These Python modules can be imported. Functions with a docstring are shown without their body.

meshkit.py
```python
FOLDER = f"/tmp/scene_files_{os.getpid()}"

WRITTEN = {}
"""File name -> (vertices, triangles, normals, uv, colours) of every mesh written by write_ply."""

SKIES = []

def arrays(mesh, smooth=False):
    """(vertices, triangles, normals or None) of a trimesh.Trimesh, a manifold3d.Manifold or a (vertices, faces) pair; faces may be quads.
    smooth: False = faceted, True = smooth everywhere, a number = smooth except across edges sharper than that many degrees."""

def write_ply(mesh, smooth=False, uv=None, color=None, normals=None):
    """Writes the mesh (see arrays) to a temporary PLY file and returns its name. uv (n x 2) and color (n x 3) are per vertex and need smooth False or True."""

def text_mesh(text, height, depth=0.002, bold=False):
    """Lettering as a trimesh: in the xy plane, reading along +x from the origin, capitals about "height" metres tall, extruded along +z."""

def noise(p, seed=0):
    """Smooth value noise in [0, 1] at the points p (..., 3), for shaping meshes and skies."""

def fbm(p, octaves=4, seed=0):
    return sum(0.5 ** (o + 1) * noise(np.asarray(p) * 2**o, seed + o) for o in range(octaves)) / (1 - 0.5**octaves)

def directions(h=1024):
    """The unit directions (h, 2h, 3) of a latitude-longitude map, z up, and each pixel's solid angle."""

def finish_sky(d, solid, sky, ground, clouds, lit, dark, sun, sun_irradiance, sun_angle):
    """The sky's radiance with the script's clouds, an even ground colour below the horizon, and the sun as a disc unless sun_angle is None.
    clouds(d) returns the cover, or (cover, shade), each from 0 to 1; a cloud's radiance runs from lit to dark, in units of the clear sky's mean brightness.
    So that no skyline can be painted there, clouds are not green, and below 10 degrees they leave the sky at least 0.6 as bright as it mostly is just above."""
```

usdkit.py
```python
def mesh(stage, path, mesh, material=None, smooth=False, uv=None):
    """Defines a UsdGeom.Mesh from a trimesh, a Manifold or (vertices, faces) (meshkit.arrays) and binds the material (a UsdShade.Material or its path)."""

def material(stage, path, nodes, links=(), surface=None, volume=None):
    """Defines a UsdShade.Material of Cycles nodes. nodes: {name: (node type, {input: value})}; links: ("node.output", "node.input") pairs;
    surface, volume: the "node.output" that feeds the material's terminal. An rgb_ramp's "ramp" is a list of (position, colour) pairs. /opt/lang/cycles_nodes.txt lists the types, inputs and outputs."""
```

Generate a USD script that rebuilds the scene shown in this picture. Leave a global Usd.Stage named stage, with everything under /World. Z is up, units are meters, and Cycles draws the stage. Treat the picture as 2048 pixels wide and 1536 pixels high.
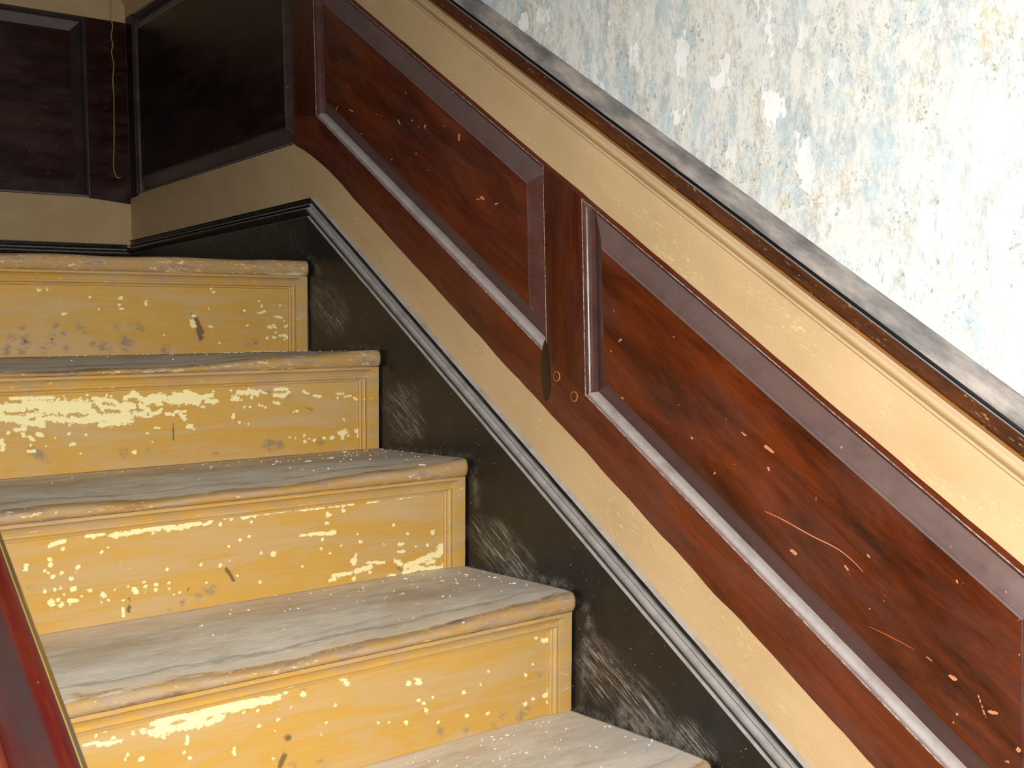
import math
import numpy as np
import trimesh
import usdkit
import meshkit
from shapely.geometry import Polygon
from pxr import Usd, UsdGeom, UsdLux, UsdShade, Gf, Sdf, Vt

stage = Usd.Stage.CreateInMemory()
UsdGeom.SetStageUpAxis(stage, UsdGeom.Tokens.z)
UsdGeom.SetStageMetersPerUnit(stage, 1.0)
WORLD = UsdGeom.Xform.Define(stage, '/World')
UsdGeom.Scope.Define(stage, '/World/Looks')
RNG = np.random.default_rng(7)

# ------------------------------------------------------------------ camera, flash, exposure
F_PX, YAW, PITCH, ROLL = 2292.27, math.radians(38.4805), math.radians(1.8422), math.radians(-1.2071)
C = np.array([-1.0195, -1.8605, -0.1650])
_f = np.array([math.sin(YAW) * math.cos(PITCH), math.cos(YAW) * math.cos(PITCH), -math.sin(PITCH)])
_r = np.array([math.cos(YAW), -math.sin(YAW), 0.0])
_u = np.cross(_r, _f)
CR = math.cos(ROLL) * _r + math.sin(ROLL) * _u
CU = -math.sin(ROLL) * _r + math.cos(ROLL) * _u
CF = _f


def frame_matrix(pos, r=CR, u=CU, f=CF):
    return Gf.Matrix4d(*map(float, (*r, 0, *u, 0, *(-f), 0, *pos, 1)))


cam = UsdGeom.Camera.Define(stage, '/World/camera')
cam.AddTransformOp().Set(frame_matrix(C))
cam.CreateHorizontalApertureAttr(36.0)
cam.CreateVerticalApertureAttr(27.0)
cam.CreateFocalLengthAttr(36.0 * F_PX / 2048.0)
cam.CreateClippingRangeAttr(Gf.Vec2f(0.02, 50.0))
cam.CreateFStopAttr(34.0)
cam.CreateFocusDistanceAttr(1.75)
cam.CreateExposureAttr(0.0)

# the camera's own flash, a small lamp just above the lens
flash = UsdLux.RectLight.Define(stage, '/World/camera_flash')
FA, FB = math.radians(15), math.radians(17)      # its beam points a little to the right and down
FF = CF * math.cos(FA) * math.cos(FB) + CR * math.sin(FA) * math.cos(FB) - CU * math.sin(FB)
FRt = np.cross(FF, CU)
FRt /= np.linalg.norm(FRt)
flash.AddTransformOp().Set(frame_matrix(C + 0.035 * CR + 0.055 * CU - 0.01 * CF, FRt, np.cross(FRt, FF), FF))
flash.CreateWidthAttr(0.045)
flash.CreateHeightAttr(0.028)
flash.CreateIntensityAttr(7900.0)
flash.CreateColorAttr(Gf.Vec3f(1.0, 0.985, 0.955))


def proj(p):
    d = np.asarray(p, float) - C
    z = d @ CF
    return np.stack([1024 + F_PX * (d @ CR) / z, 768 - F_PX * (d @ CU) / z], -1)


def ray(px, py):
    return CF + CR * (px - 1024) / F_PX - CU * (py - 768) / F_PX


def on_plane(px, py, axis, value):
    d = ray(px, py)
    return C + d * (value - C[axis]) / d[axis]


# ------------------------------------------------------------------ the stair's measures
H, T = 0.165, 0.23807            # rise and going
S = H / T
ALPHA = math.atan(S)
YB = 0.9273                      # back wall of the landing
W = 1.0195                       # camera to wall
CO = C[2] - S * C[1]
FR, PN, PLASTER = -0.014, -0.022, -0.016   # frame, panel and plaster faces (distance towards the room)
YEND = -2.35


def oz(o, d):                    # a raking line seen at o on the wall plane, when it lies at depth d
    return CO + (o - CO) * (W - d) / W


def yy(y, d):
    return C[1] + (y - C[1]) * (W - d) / W


def zz(z, d):
    return C[2] + (z - C[2]) * (W - d) / W


# ------------------------------------------------------------------ prims
used = {}


def name_in(parent, name):
    k = (parent, name)
    n = used.get(k, 0)
    used[k] = n + 1
    return f'{parent}/{name}' if n == 0 else f'{parent}/{name}_{n:03d}'


def tag(prim, label=None, cat=None, group=None, kind=None):
    for k, v in (('label', label), ('category', cat), ('group', group), ('kind', kind)):
        if v:
            prim.SetCustomDataByKey(k, v)
    return prim


def xform(name, label=None, cat=None, group=None, kind=None, loc=None):
    x = UsdGeom.Xform.Define(stage, name_in('/World', name))
    if loc is not None:
        x.AddTranslateOp().Set(Gf.Vec3d(*map(float, loc)))
    tag(x.GetPrim(), label, cat, group, kind)
    return str(x.GetPath())


def put(parent, name, mesh, mat, smooth=30, attrs=None, label=None, **kw):
    path = name_in(parent, name)
    v, f = (mesh.vertices, mesh.faces) if isinstance(mesh, trimesh.Trimesh) else mesh
    v, f = np.asarray(v, float), np.asarray(f, int)
    if f.shape[1] == 4:
        f = np.vstack([f[:, [0, 1, 2]], f[:, [0, 2, 3]]])
    t = v[f]
    if np.einsum('ij,ij->i', t[:, 0], np.cross(t[:, 1], t[:, 2])).sum() < 0 and not kw.pop('open', False):
        f = f[:, ::-1]
    kw.pop('open', None)
    if attrs:
        m = usdkit.mesh(stage, path, (v, f), mat, smooth=smooth if smooth in (True, False) else True)
        for k, a in attrs.items():
            UsdGeom.PrimvarsAPI(m).CreatePrimvar(k, Sdf.ValueTypeNames.FloatArray, 'vertex').Set(Vt.FloatArray.FromNumpy(np.asarray(a, np.float32)))
    else:
        m = usdkit.mesh(stage, path, (v, f), mat, smooth=smooth)
    tag(m.GetPrim(), label=label, **kw)
    return path


def loft(rings, caps=True):
    rings = np.asarray(rings, float)
    n, m = rings.shape[:2]
    v = rings.reshape(-1, 3)
    i, j = np.meshgrid(np.arange(n - 1), np.arange(m), indexing='ij')
    j2 = (j + 1) % m
    q = np.stack([i * m + j, i * m + j2, (i + 1) * m + j2, (i + 1) * m + j], -1).reshape(-1, 4)
    f = np.vstack([q[:, [0, 1, 2]], q[:, [0, 2, 3]]])
    if caps:
        a, b = len(v), len(v) + 1
        v = np.vstack([v, rings[0].mean(0), rings[-1].mean(0)])
        k = np.arange(m)
        k2 = (k + 1) % m
        f = np.vstack([f, np.stack([np.full(m, a), k2, k], 1), np.stack([np.full(m, b), (n - 1) * m + k, (n - 1) * m + k2], 1)])
    return v, f


def wobble(v, amp, scale, seed=0.0):
    v = np.asarray(v, float)
    n = np.stack([meshkit.fbm(v * scale + seed + 17.3 * k) for k in range(3)], 1)
    n = n - n.mean(0)
    return v + amp * n


def board(parent, name, poly, d0, d1, mat, label=None, **kw):
    """a flat board: polygon in the wall's (y, z), from depth d0 to its face at d1."""
    m = trimesh.creation.extrude_polygon(Polygon(poly).buffer(0), abs(d1 - d0))
    v = np.array(m.vertices)
    v = np.stack([-(min(d0, d1) + v[:, 2]), v[:, 0], v[:, 1]], 1)
    return put(parent, name, (v, m.faces), mat, smooth=False, label=label, **kw)


def board_back(parent, name, poly, d0, d1, mat, **kw):
    """the same on the back wall: polygon in (x, z), depth measured towards the room from YB."""
    m = trimesh.creation.extrude_polygon(Polygon(poly).buffer(0), abs(d1 - d0))
    v = np.array(m.vertices)
    v = np.stack([v[:, 0], YB - (min(d0, d1) + v[:, 2]), v[:, 1]], 1)
    return put(parent, name, (v, m.faces), mat, smooth=False, **kw)


def box(lo, hi):
    m = trimesh.creation.box(np.subtract(hi, lo))
    m.apply_translation((np.add(lo, hi)) / 2)
    return m


def rake(profile, y0, y1, n=60, back=0.012):
    """profile of (d, o) points swept along the rake; y0, y1 numbers or one per point."""
    p = np.array(profile + [(-back - 0.02, profile[-1][1]), (-back - 0.02, profile[0][1])], float)
    ext = lambda y: np.full(len(p), y, float) if np.ndim(y) == 0 else np.r_[np.asarray(y, float), y[-1], y[0]]
    a, b = ext(y0), ext(y1)
    rings = []
    for t in np.linspace(0, 1, n):
        y = a + (b - a) * t
        rings.append(np.stack([-p[:, 0], y, p[:, 1] + S * y], 1))
    return loft(rings)


def level(profile, y0, y1, n=30, back=0.012):
    p = np.array(profile + [(-back - 0.02, profile[-1][1]), (-back - 0.02, profile[0][1])], float)
    ext = lambda y: np.full(len(p), y, float) if np.ndim(y) == 0 else np.r_[np.asarray(y, float), y[-1], y[0]]
    a, b = ext(y0), ext(y1)
    return loft([np.stack([-p[:, 0], a + (b - a) * t, p[:, 1]], 1) for t in np.linspace(0, 1, n)])


def level_back(profile, x0, x1, n=20):
    p = np.array(profile + [(-0.04, profile[-1][1]), (-0.04, profile[0][1])], float)
    return loft([np.stack([np.full(len(p), x), YB - p[:, 0], p[:, 1]], 1) for x in np.linspace(x0, x1, n)])


def inset(poly, u):
    poly = np.asarray(poly, float)
    n, out = len(poly), []
    c = poly.mean(0)
    lines = []
    for i in range(n):
        a, b = poly[i], poly[(i + 1) % n]
        t = (b - a) / np.linalg.norm(b - a)
        nn = np.array([-t[1], t[0]])
        if nn @ (c - a) < 0:
            nn = -nn
        lines.append((a + nn * u, t))
    for i in range(n):
        (a, t), (b, s) = lines[i - 1], lines[i]
        k = np.linalg.solve(np.array([t, -s]).T, b - a)
        out.append(a + t * k[0])
    return np.array(out)


def wavy(y0, o0, y1, o1, n, amp, seed):
    """a hand-painted edge between two points of the wall."""
    t = np.linspace(0, 1, n)
    y, z = y0 + (y1 - y0) * t, o0 + (o1 - o0) * t
    w = meshkit.fbm(np.stack([t * abs(y1 - y0) * 22 + seed, np.full(n, seed), np.zeros(n)], 1))
    w = (w - w.mean()) * amp * np.sin(np.pi * t) ** 0.3
    return list(zip(y, z + w))


def capsules(px, caps, soft=None):
    """field of hand-placed marks: 0.5 on the outline of each (x1, y1, x2, y2, r) capsule, more inside."""
    out = np.zeros(len(px))
    for c in caps:
        if len(c) == 3:
            c = (c[0], c[1], c[0], c[1], c[2])
        a, b, r = np.array(c[:2], float), np.array(c[2:4], float), c[4]
        ab = b - a
        L = ab @ ab
        near = (np.abs(px[:, 0] - (a[0] + b[0]) / 2) < abs(ab[0]) / 2 + 4 * r + 12) & (np.abs(px[:, 1] - (a[1] + b[1]) / 2) < abs(ab[1]) / 2 + 4 * r + 12)
        q = px[near]
        t = np.clip(((q - a) @ ab) / L, 0, 1) if L > 0 else np.zeros(len(q))
        dist = np.linalg.norm(q - a - t[:, None] * ab, axis=1)
        w = soft or max(2.6, 0.9 * r)
        out[near] = np.maximum(out[near], np.clip(0.5 + (r - dist) / (2 * w), 0, 1))
    return out


# ------------------------------------------------------------------ materials
class Ref(str):
    pass


class G:
    def __init__(self):
        self.nodes, self.links = {}, []

    def add(self, kind, out, **inp):
        name = f'n{len(self.nodes)}'
        const = {}
        for k, v in inp.items():
            if isinstance(v, Ref):
                self.links.append((str(v), f'{name}.{k}'))
            else:
                const[k] = v
        self.nodes[name] = (kind, const)
        return Ref(f'{name}.{out}')

    def out(self, ref, other):
        return Ref(ref.split('.')[0] + '.' + other)

    def pos(self):
        return self.add('geometry', 'position')

    def normal_z(self):
        return self.add('separate_xyz', 'z', vector=self.add('geometry', 'normal'))

    def attr(self, a):
        return self.add('attribute', 'fac', attribute=a)

    def stretch(self, size, rot=(0, 0, 0), vec=None):
        return self.add('mapping', 'vector', mapping_type='texture', vector=vec or self.pos(), rotation=rot, scale=size)

    def noise(self, vec, scale=1.0, detail=3.0, rough=0.55, dist=0.0):
        return self.add('noise_texture', 'fac', vector=vec, scale=float(scale), detail=float(detail), roughness=rough, distortion=float(dist))

    def step(self, v, a, b, lo=0.0, hi=1.0):
        return self.add('map_range', 'result', value=v, from_min=a, from_max=b, to_min=lo, to_max=hi, clamp=True)

    def m(self, op, a, b=0.0, c=0.0):
        return self.add('math', 'value', math_type=op, value1=a, value2=b, value3=c)

    def mix(self, fac, a, b, kind='mix'):
        return self.add('mix', 'color', mix_type=kind, fac=fac, color1=a, color2=b)

    def ramp(self, fac, stops):
        return self.add('rgb_ramp', 'color', fac=fac, ramp=stops)

    def bump(self, h, strength=0.3, dist=0.002):
        return self.add('bump', 'normal', height=h, strength=strength, distance=dist)

    def finish(self, name, color, rough, normal=None, **kw):
        inp = dict(base_color=color, roughness=rough, **kw)
        if normal is not None:
            inp['normal'] = normal
        s = self.add('principled_bsdf', 'BSDF', **inp)
        return usdkit.material(stage, f'/World/Looks/{name}', self.nodes, self.links, surface=str(s))


def c(r, g, b):
    x = np.array([r, g, b]) / 255.0
    return tuple(np.where(x <= 0.04045, x / 12.92, ((x + 0.055) / 1.055) ** 2.4))


RAKE = (ALPHA, 0, 0)
DUST = c(182, 172, 166)


def specks(g, size, thresh, keep, vec=None):
    """small round marks: voronoi cells, only some of which carry one."""
    v = vec or g.stretch((size, size, size))
    d = g.add('voronoi_texture', 'distance', vector=v, scale=1.0, feature='f1', randomness=1.0)
    col = g.add('separate_color', 'r', color=g.out(d, 'color'))
    col2 = g.add('separate_color', 'g', color=g.out(d, 'color'))
    has = g.step(col, keep, keep + 0.01)
    rad = g.m('multiply', col2, thresh)
    near = g.step(g.m('subtract', d, rad), 0.0, -0.04)
    return g.m('multiply', has, near)


def dust(g, color, amount=1.0, lo=0.25, hi=0.8, dustcol=DUST):
    n = g.noise(g.stretch((0.03, 0.03, 0.03)), 1, 5, 0.65)
    f = g.m('multiply', g.step(g.normal_z(), lo, hi), g.step(n, 0.25, 0.55, 0.65, 1.0))
    f = g.m('multiply', f, amount)
    return g.mix(f, color, dustcol), f


def mahogany(name, dark, mid, light, rot=RAKE, long=0.20, wide=0.034, haze=0.25, rough=0.3, dusty=0.0, nick=0.9, attr=None, nickcol=c(214, 142, 96), spec=0.36, film=0.0, shoulder=False, dr=(0.08, 0.62), chippy=False):
    g = G()
    v = g.stretch((0.03, long, wide), rot)
    n = g.noise(v, 1.0, 8, 0.7, 0.5)
    fine = g.noise(g.stretch((0.004, long * 0.3, 0.0022), rot), 1.0, 3, 0.6)
    col = g.ramp(n, [(0.28, dark), (0.5, mid), (0.72, light)])
    col = g.mix(g.step(fine, 0.35, 0.7, 0.0, 0.35), col, dark)
    hz = g.step(g.noise(g.stretch((0.06, 0.17, 0.05), rot), 1, 5, 0.65), 0.42, 0.75)
    col = g.mix(g.m('multiply', hz, haze), col, c(112, 84, 78))
    if film:
        col = g.mix(film, col, c(120, 104, 100))
    sp2 = specks(g, 0.0062, 0.13, 0.84)
    col = g.mix(g.m('multiply', sp2, 0.35), col, c(150, 128, 116))
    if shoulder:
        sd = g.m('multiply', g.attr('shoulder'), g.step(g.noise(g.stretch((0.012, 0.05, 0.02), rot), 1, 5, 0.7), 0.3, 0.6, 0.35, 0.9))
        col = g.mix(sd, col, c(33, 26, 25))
        col = g.mix(g.m('multiply', g.attr('crown'), g.step(n, 0.3, 0.7, 0.55, 1.0)), col, c(80, 31, 11))
        col = g.mix(g.attr('lip_highlight'), col, c(196, 176, 92))  # thin yellow highlight painted along the worn edge of the handrail
    sp = specks(g, 0.011, 0.20, nick, g.stretch((0.010, 0.0065, 0.0105)))
    if attr:
        a = g.m('add', g.attr(attr), g.m('multiply_add', g.noise(g.stretch((0.0032, 0.0032, 0.0032)), 1, 4, 0.7), 1.2, -0.6))
        a = g.m('multiply', a, g.step(g.attr(attr), 0.05, 0.2))
        sp = g.m('maximum', sp, g.step(a, 0.47, 0.53))
    if chippy:
        sp = g.m('maximum', sp, g.m('multiply', g.step(g.noise(g.stretch((0.005, 0.014, 0.0045), rot), 1, 5, 0.7), 0.61, 0.635), g.step(g.noise(g.stretch((0.05, 0.09, 0.05), rot), 1, 3), 0.42, 0.55)))
    col = g.mix(g.m('multiply', sp, 0.8), col, nickcol)
    ro = g.m('add', g.step(hz, 0, 1, rough, rough + 0.15), g.m('multiply', sp, 0.3))
    if dusty:
        col, f = dust(g, col, dusty, *dr)
        ro = g.m('add', ro, g.m('multiply', f, 0.5))
    return g.finish(name, col, ro, g.bump(fine, 0.12, 0.0006), specular_ior_level=spec)


def plain_early(name, col):
    g = G()
    n = g.noise(g.stretch((0.01, 0.05, 0.01), RAKE), 1, 4, 0.6)
    return g.finish(name, g.ramp(n, [(0.3, tuple(0.6 * x for x in col)), (0.7, col)]), 0.5)


MAH = mahogany('mahogany_rake', c(36, 12, 4), c(88, 34, 9), c(118, 50, 13), attr='nick', haze=0.18)
MAH_V = mahogany('mahogany_upright', c(42, 13, 5), c(76, 28, 9), c(100, 44, 12), rot=(math.pi / 2, 0, 0), haze=0.2)
MAH_RAIL = mahogany('mahogany_rail', c(54, 20, 9), c(96, 41, 17), c(116, 50, 20), haze=0.26, nick=0.87, attr='nick', nickcol=c(190, 160, 130))
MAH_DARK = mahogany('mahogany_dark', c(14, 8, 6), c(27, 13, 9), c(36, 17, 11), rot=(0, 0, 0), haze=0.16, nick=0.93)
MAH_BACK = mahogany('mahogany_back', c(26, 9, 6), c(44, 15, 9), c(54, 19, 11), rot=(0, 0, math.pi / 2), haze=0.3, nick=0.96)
MOULD = mahogany('moulding_mahogany', c(44, 18, 12), c(72, 32, 22), c(90, 42, 28), haze=0.3, dusty=0.95, rough=0.22, film=0.16, nick=0.95)
BEV = mahogany('bevel_mahogany', c(40, 16, 10), c(74, 31, 18), c(92, 41, 22), haze=0.3, dusty=0.27, rough=0.3, film=0.12, nick=0.96)
def worn_edge(name, base, light, amt):
    g = G()
    n = g.noise(g.stretch((0.006, 0.009, 0.006)), 1, 5, 0.75)
    col = g.mix(g.step(n, amt, amt + 0.2), base, light)
    return g.finish(name, col, 0.7)


WORN = worn_edge('worn_edge', c(122, 92, 78), c(192, 172, 158), 0.42)
WORN_DARK = worn_edge('worn_edge_dark', c(34, 22, 18), c(96, 84, 80), 0.50)
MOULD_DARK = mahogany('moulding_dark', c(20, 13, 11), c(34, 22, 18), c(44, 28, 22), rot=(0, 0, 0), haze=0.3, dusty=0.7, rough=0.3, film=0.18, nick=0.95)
RAIL_TOP = mahogany('worn_brown', c(34, 13, 5), c(80, 36, 12), c(112, 56, 17), haze=0.12, rough=0.3, nick=0.82, nickcol=c(180, 140, 96), long=0.08, wide=0.012, dusty=0.75, dr=(0.56, 0.74), chippy=True)  # dust on its upward faces also paints the highlight line
FILLET = plain_early('bare_fillet', c(172, 120, 58))
RIDGE = plain_early('worn_ridge_highlight', c(150, 146, 150))  # pale grey paints the highlight line on the worn ridge
GROOVE = plain_early('groove_dark', c(14, 10, 9))
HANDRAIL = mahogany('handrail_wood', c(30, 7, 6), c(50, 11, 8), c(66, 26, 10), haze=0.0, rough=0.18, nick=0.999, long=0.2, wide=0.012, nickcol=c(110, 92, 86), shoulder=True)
PEG = mahogany('peg_wood', c(60, 22, 10), c(96, 40, 18), c(118, 52, 24), haze=0.1)


def black_paint(name, dusty=0.0, scuff=True):
    g = G()
    n = g.noise(g.stretch((0.05, 0.05, 0.05)), 1, 5, 0.6)
    col = g.ramp(n, [(0.3, c(16, 16, 15)), (0.6, c(28, 28, 26)), (0.8, c(42, 42, 39))])
    sp = specks(g, 0.0075, 0.16, 0.86)
    col = g.mix(g.m('multiply', sp, 0.6), col, c(170, 160, 140))
    ro = 0.34
    if scuff:
        a = g.attr('scuff')
        streak = g.noise(g.stretch((0.004, 0.06, 0.0022), RAKE), 1, 4, 0.62, 0.3)
        streak2 = g.noise(g.stretch((0.01, 0.02, 0.008), RAKE), 1, 4, 0.65)
        w = g.m('multiply', a, g.step(streak, 0.50, 0.62))
        w = g.m('multiply', w, g.step(streak2, 0.36, 0.52))
        col = g.mix(g.m('multiply', w, 0.75), col, c(176, 166, 156))
        haze = g.m('multiply', a, g.step(g.noise(g.stretch((0.012, 0.012, 0.012)), 1, 6, 0.7), 0.35, 0.75))
        col = g.mix(g.m('multiply', haze, 0.2), col, c(130, 124, 116))
        d = g.m('multiply', g.m('multiply', g.attr('dirt'), g.attr('dirt')), g.step(g.noise(g.stretch((0.014, 0.014, 0.014)), 1, 6, 0.75), 0.40, 0.66))
        col = g.mix(g.m('multiply', d, 0.7), col, c(128, 120, 108))
    if dusty:
        wear = g.m('multiply', g.step(g.noise(g.stretch((0.01, 0.05, 0.006), RAKE), 1, 5, 0.65), 0.45, 0.7), 0.5)
        col = g.mix(wear, col, c(86, 68, 54))
        col, f = dust(g, col, dusty, 0.52, 0.80, c(192, 186, 180))
        ro = g.step(f, 0, 1, 0.34, 0.8)
    return g.finish(name, col, ro, g.bump(n, 0.1, 0.001))


BLACK = black_paint('black_paint')
BLACK_MOULD = black_paint('black_paint_moulding', 0.85, False)


def cream(name):
    g = G()
    n = g.noise(g.stretch((0.08, 0.16, 0.06), RAKE), 1, 5, 0.55)
    col = g.ramp(n, [(0.3, c(190, 160, 118)), (0.7, c(203, 173, 130))])
    grit = g.noise(g.stretch((0.0025, 0.0025, 0.0025)), 1, 2, 0.5)
    col = g.mix(g.step(grit, 0.62, 0.72, 0, 0.35), col, c(226, 206, 168))
    patch = g.step(g.noise(g.stretch((0.04, 0.09, 0.04), RAKE), 1, 4, 0.6), 0.5, 0.62)
    sc = g.noise(g.stretch((0.004, 0.012, 0.0018), RAKE), 1, 4, 0.6)
    f = g.m('multiply', patch, g.step(sc, 0.58, 0.66))
    col = g.mix(g.m('multiply', f, 0.55), col, c(236, 216, 172))
    sp = specks(g, 0.02, 0.09, 0.8)
    col = g.mix(g.m('multiply', sp, 0.7), col, c(240, 226, 190))
    col, f = dust(g, col, 0.45, 0.35, 0.8, c(176, 158, 146))
    return g.finish(name, col, 0.48, g.bump(grit, 0.06, 0.0006), specular_ior_level=0.35)


CREAM = cream('cream_paint')


def riser_paint(name, chips=True):
    g = G()
    p = g.pos()
    big = g.noise(g.stretch((0.20, 0.1, 0.035)), 1, 4, 0.55, 0.8)
    col = g.ramp(big, [(0.30, c(194, 162, 114)), (0.46, c(194, 157, 94)), (0.52, c(196, 153, 74)), (0.7, c(198, 157, 76))])
    st = g.noise(g.stretch((0.09, 0.05, 0.0035)), 1, 4, 0.6)
    col = g.mix(g.step(st, 0.4, 0.7, 0, 0.22), col, c(176, 134, 56))
    drab = g.step(g.noise(g.stretch((0.05, 0.05, 0.03)), 1, 4, 0.6), 0.5, 0.72)
    col = g.mix(g.m('multiply', drab, 0.45), col, c(186, 162, 116))
    dirt = specks(g, 0.008, 0.12, 0.94)
    col = g.mix(g.m('multiply', dirt, 0.6), col, c(100, 84, 62))
    if chips:
        edge = g.noise(g.stretch((0.0075, 0.0075, 0.0042)), 1, 6, 0.72)
        gr = g.m('multiply', g.attr('grime'), g.step(g.noise(g.stretch((0.011, 0.011, 0.006)), 1, 6, 0.75), 0.42, 0.60))
        col = g.mix(g.step(gr, 0.05, 0.6, 0, 0.7), col, c(124, 116, 106))
        dk = g.m('add', g.attr('mark'), g.m('multiply_add', edge, 1.0, -0.5))
        col = g.mix(g.step(dk, 0.40, 0.75, 0, 0.8), col, c(84, 72, 50))
        a = g.m('add', g.attr('chip'), g.m('multiply_add', edge, 2.4, -1.16))
        a = g.m('multiply', a, g.step(g.attr('chip'), 0.04, 0.16))
        f = g.step(a, 0.47, 0.51)
        sp = specks(g, 0.0105, 0.14, 0.87)
        f = g.m('maximum', f, g.m('multiply', sp, g.step(g.noise(g.stretch((0.07, 0.07, 0.05)), 1, 3), 0.5, 0.56)))
        col = g.mix(f, col, c(240, 226, 168))
        nrm = g.bump(g.m('subtract', g.m('multiply', st, 0.3), f), 0.35, 0.0012)
    else:
        n3 = g.noise(g.stretch((0.02, 0.006, 0.004)), 1, 5, 0.7)
        f = g.m('multiply', g.step(n3, 0.64, 0.67), 0.9)
        col = g.mix(f, col, c(238, 214, 160))
        w = g.step(g.noise(g.stretch((0.05, 0.02, 0.02)), 1, 5, 0.7), 0.45, 0.65)
        col = g.mix(g.m('multiply', w, 0.7), col, c(172, 146, 118))
        nrm = g.bump(n3, 0.25, 0.0012)
    return g.finish(name, col, 0.5, nrm, specular_ior_level=0.35)


RISER = riser_paint('ochre_paint')
RISER_TRIM = riser_paint('ochre_paint_trim', False)


def tread_wood():
    g = G()
    st = g.noise(g.stretch((0.10, 0.03, 0.03)), 1, 7, 0.72, 0.4)
    fine = g.noise(g.stretch((0.022, 0.004, 0.006)), 1, 6, 0.75, 0.3)
    big = g.noise(g.stretch((0.14, 0.09, 0.05)), 1, 4, 0.6)
    top = g.ramp(st, [(0.32, c(196, 184, 164)), (0.5, c(224, 214, 194)), (0.68, c(240, 232, 216))])
    top = g.mix(g.step(fine, 0.45, 0.75, 0, 0.5), top, c(166, 158, 146))
    top = g.mix(g.step(big, 0.5, 0.66, 0, 0.55), top, c(196, 172, 138))
    dep = g.attr('depth')                                     # distance back from the nosing
    wob = g.m('add', dep, g.m('multiply_add', g.noise(g.stretch((0.09, 0.02, 0.03)), 1, 5, 0.65), 0.05, -0.025))
    top = g.mix(g.step(wob, 0.038, 0.020, 0, 0.8), top, c(228, 208, 178))
    top = g.mix(g.m('multiply', g.step(g.m('absolute', g.m('subtract', wob, 0.043)), 0.006, 0.0), 0.45), top, c(112, 94, 72))
    wl = g.attr('wall')                                      # near the wall the dust lies thick
    top = g.mix(g.m('multiply', wl, 0.55), top, c(222, 212, 202))
    nose = g.ramp(g.noise(g.stretch((0.06, 0.03, 0.012)), 1, 5, 0.65), [(0.3, c(132, 112, 92)), (0.45, c(172, 144, 106)), (0.55, c(182, 144, 86)), (0.7, c(176, 138, 80))])
    ch = g.noise(g.stretch((0.012, 0.006, 0.0045)), 1, 5, 0.7)
    zone = g.step(g.noise(g.stretch((0.11, 0.05, 0.1)), 1, 3, 0.5), 0.42, 0.6, 0.0, 0.09)
    nose = g.mix(g.step(g.m('add', ch, zone), 0.645, 0.67, 0, 0.85), nose, c(236, 212, 160))
    nose = g.mix(g.step(g.noise(g.stretch((0.03, 0.01, 0.006)), 1, 5, 0.7), 0.6, 0.66, 0, 0.5), nose, c(140, 88, 70))
    nose = g.mix(g.step(g.noise(g.stretch((0.05, 0.02, 0.010)), 1, 6, 0.75), 0.52, 0.62, 0, 0.6), nose, c(170, 156, 140))
    f = g.step(wob, 0.010, 0.016)
    col = g.mix(f, nose, top)
    sp = specks(g, 0.014, 0.09, 0.92)
    col = g.mix(g.m('multiply', sp, 0.8), col, c(236, 232, 226))
    return g.finish('tread_wood', col, 0.72, g.bump(fine, 0.3, 0.0012), specular_ior_level=0.3)


TREAD = tread_wood()


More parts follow.
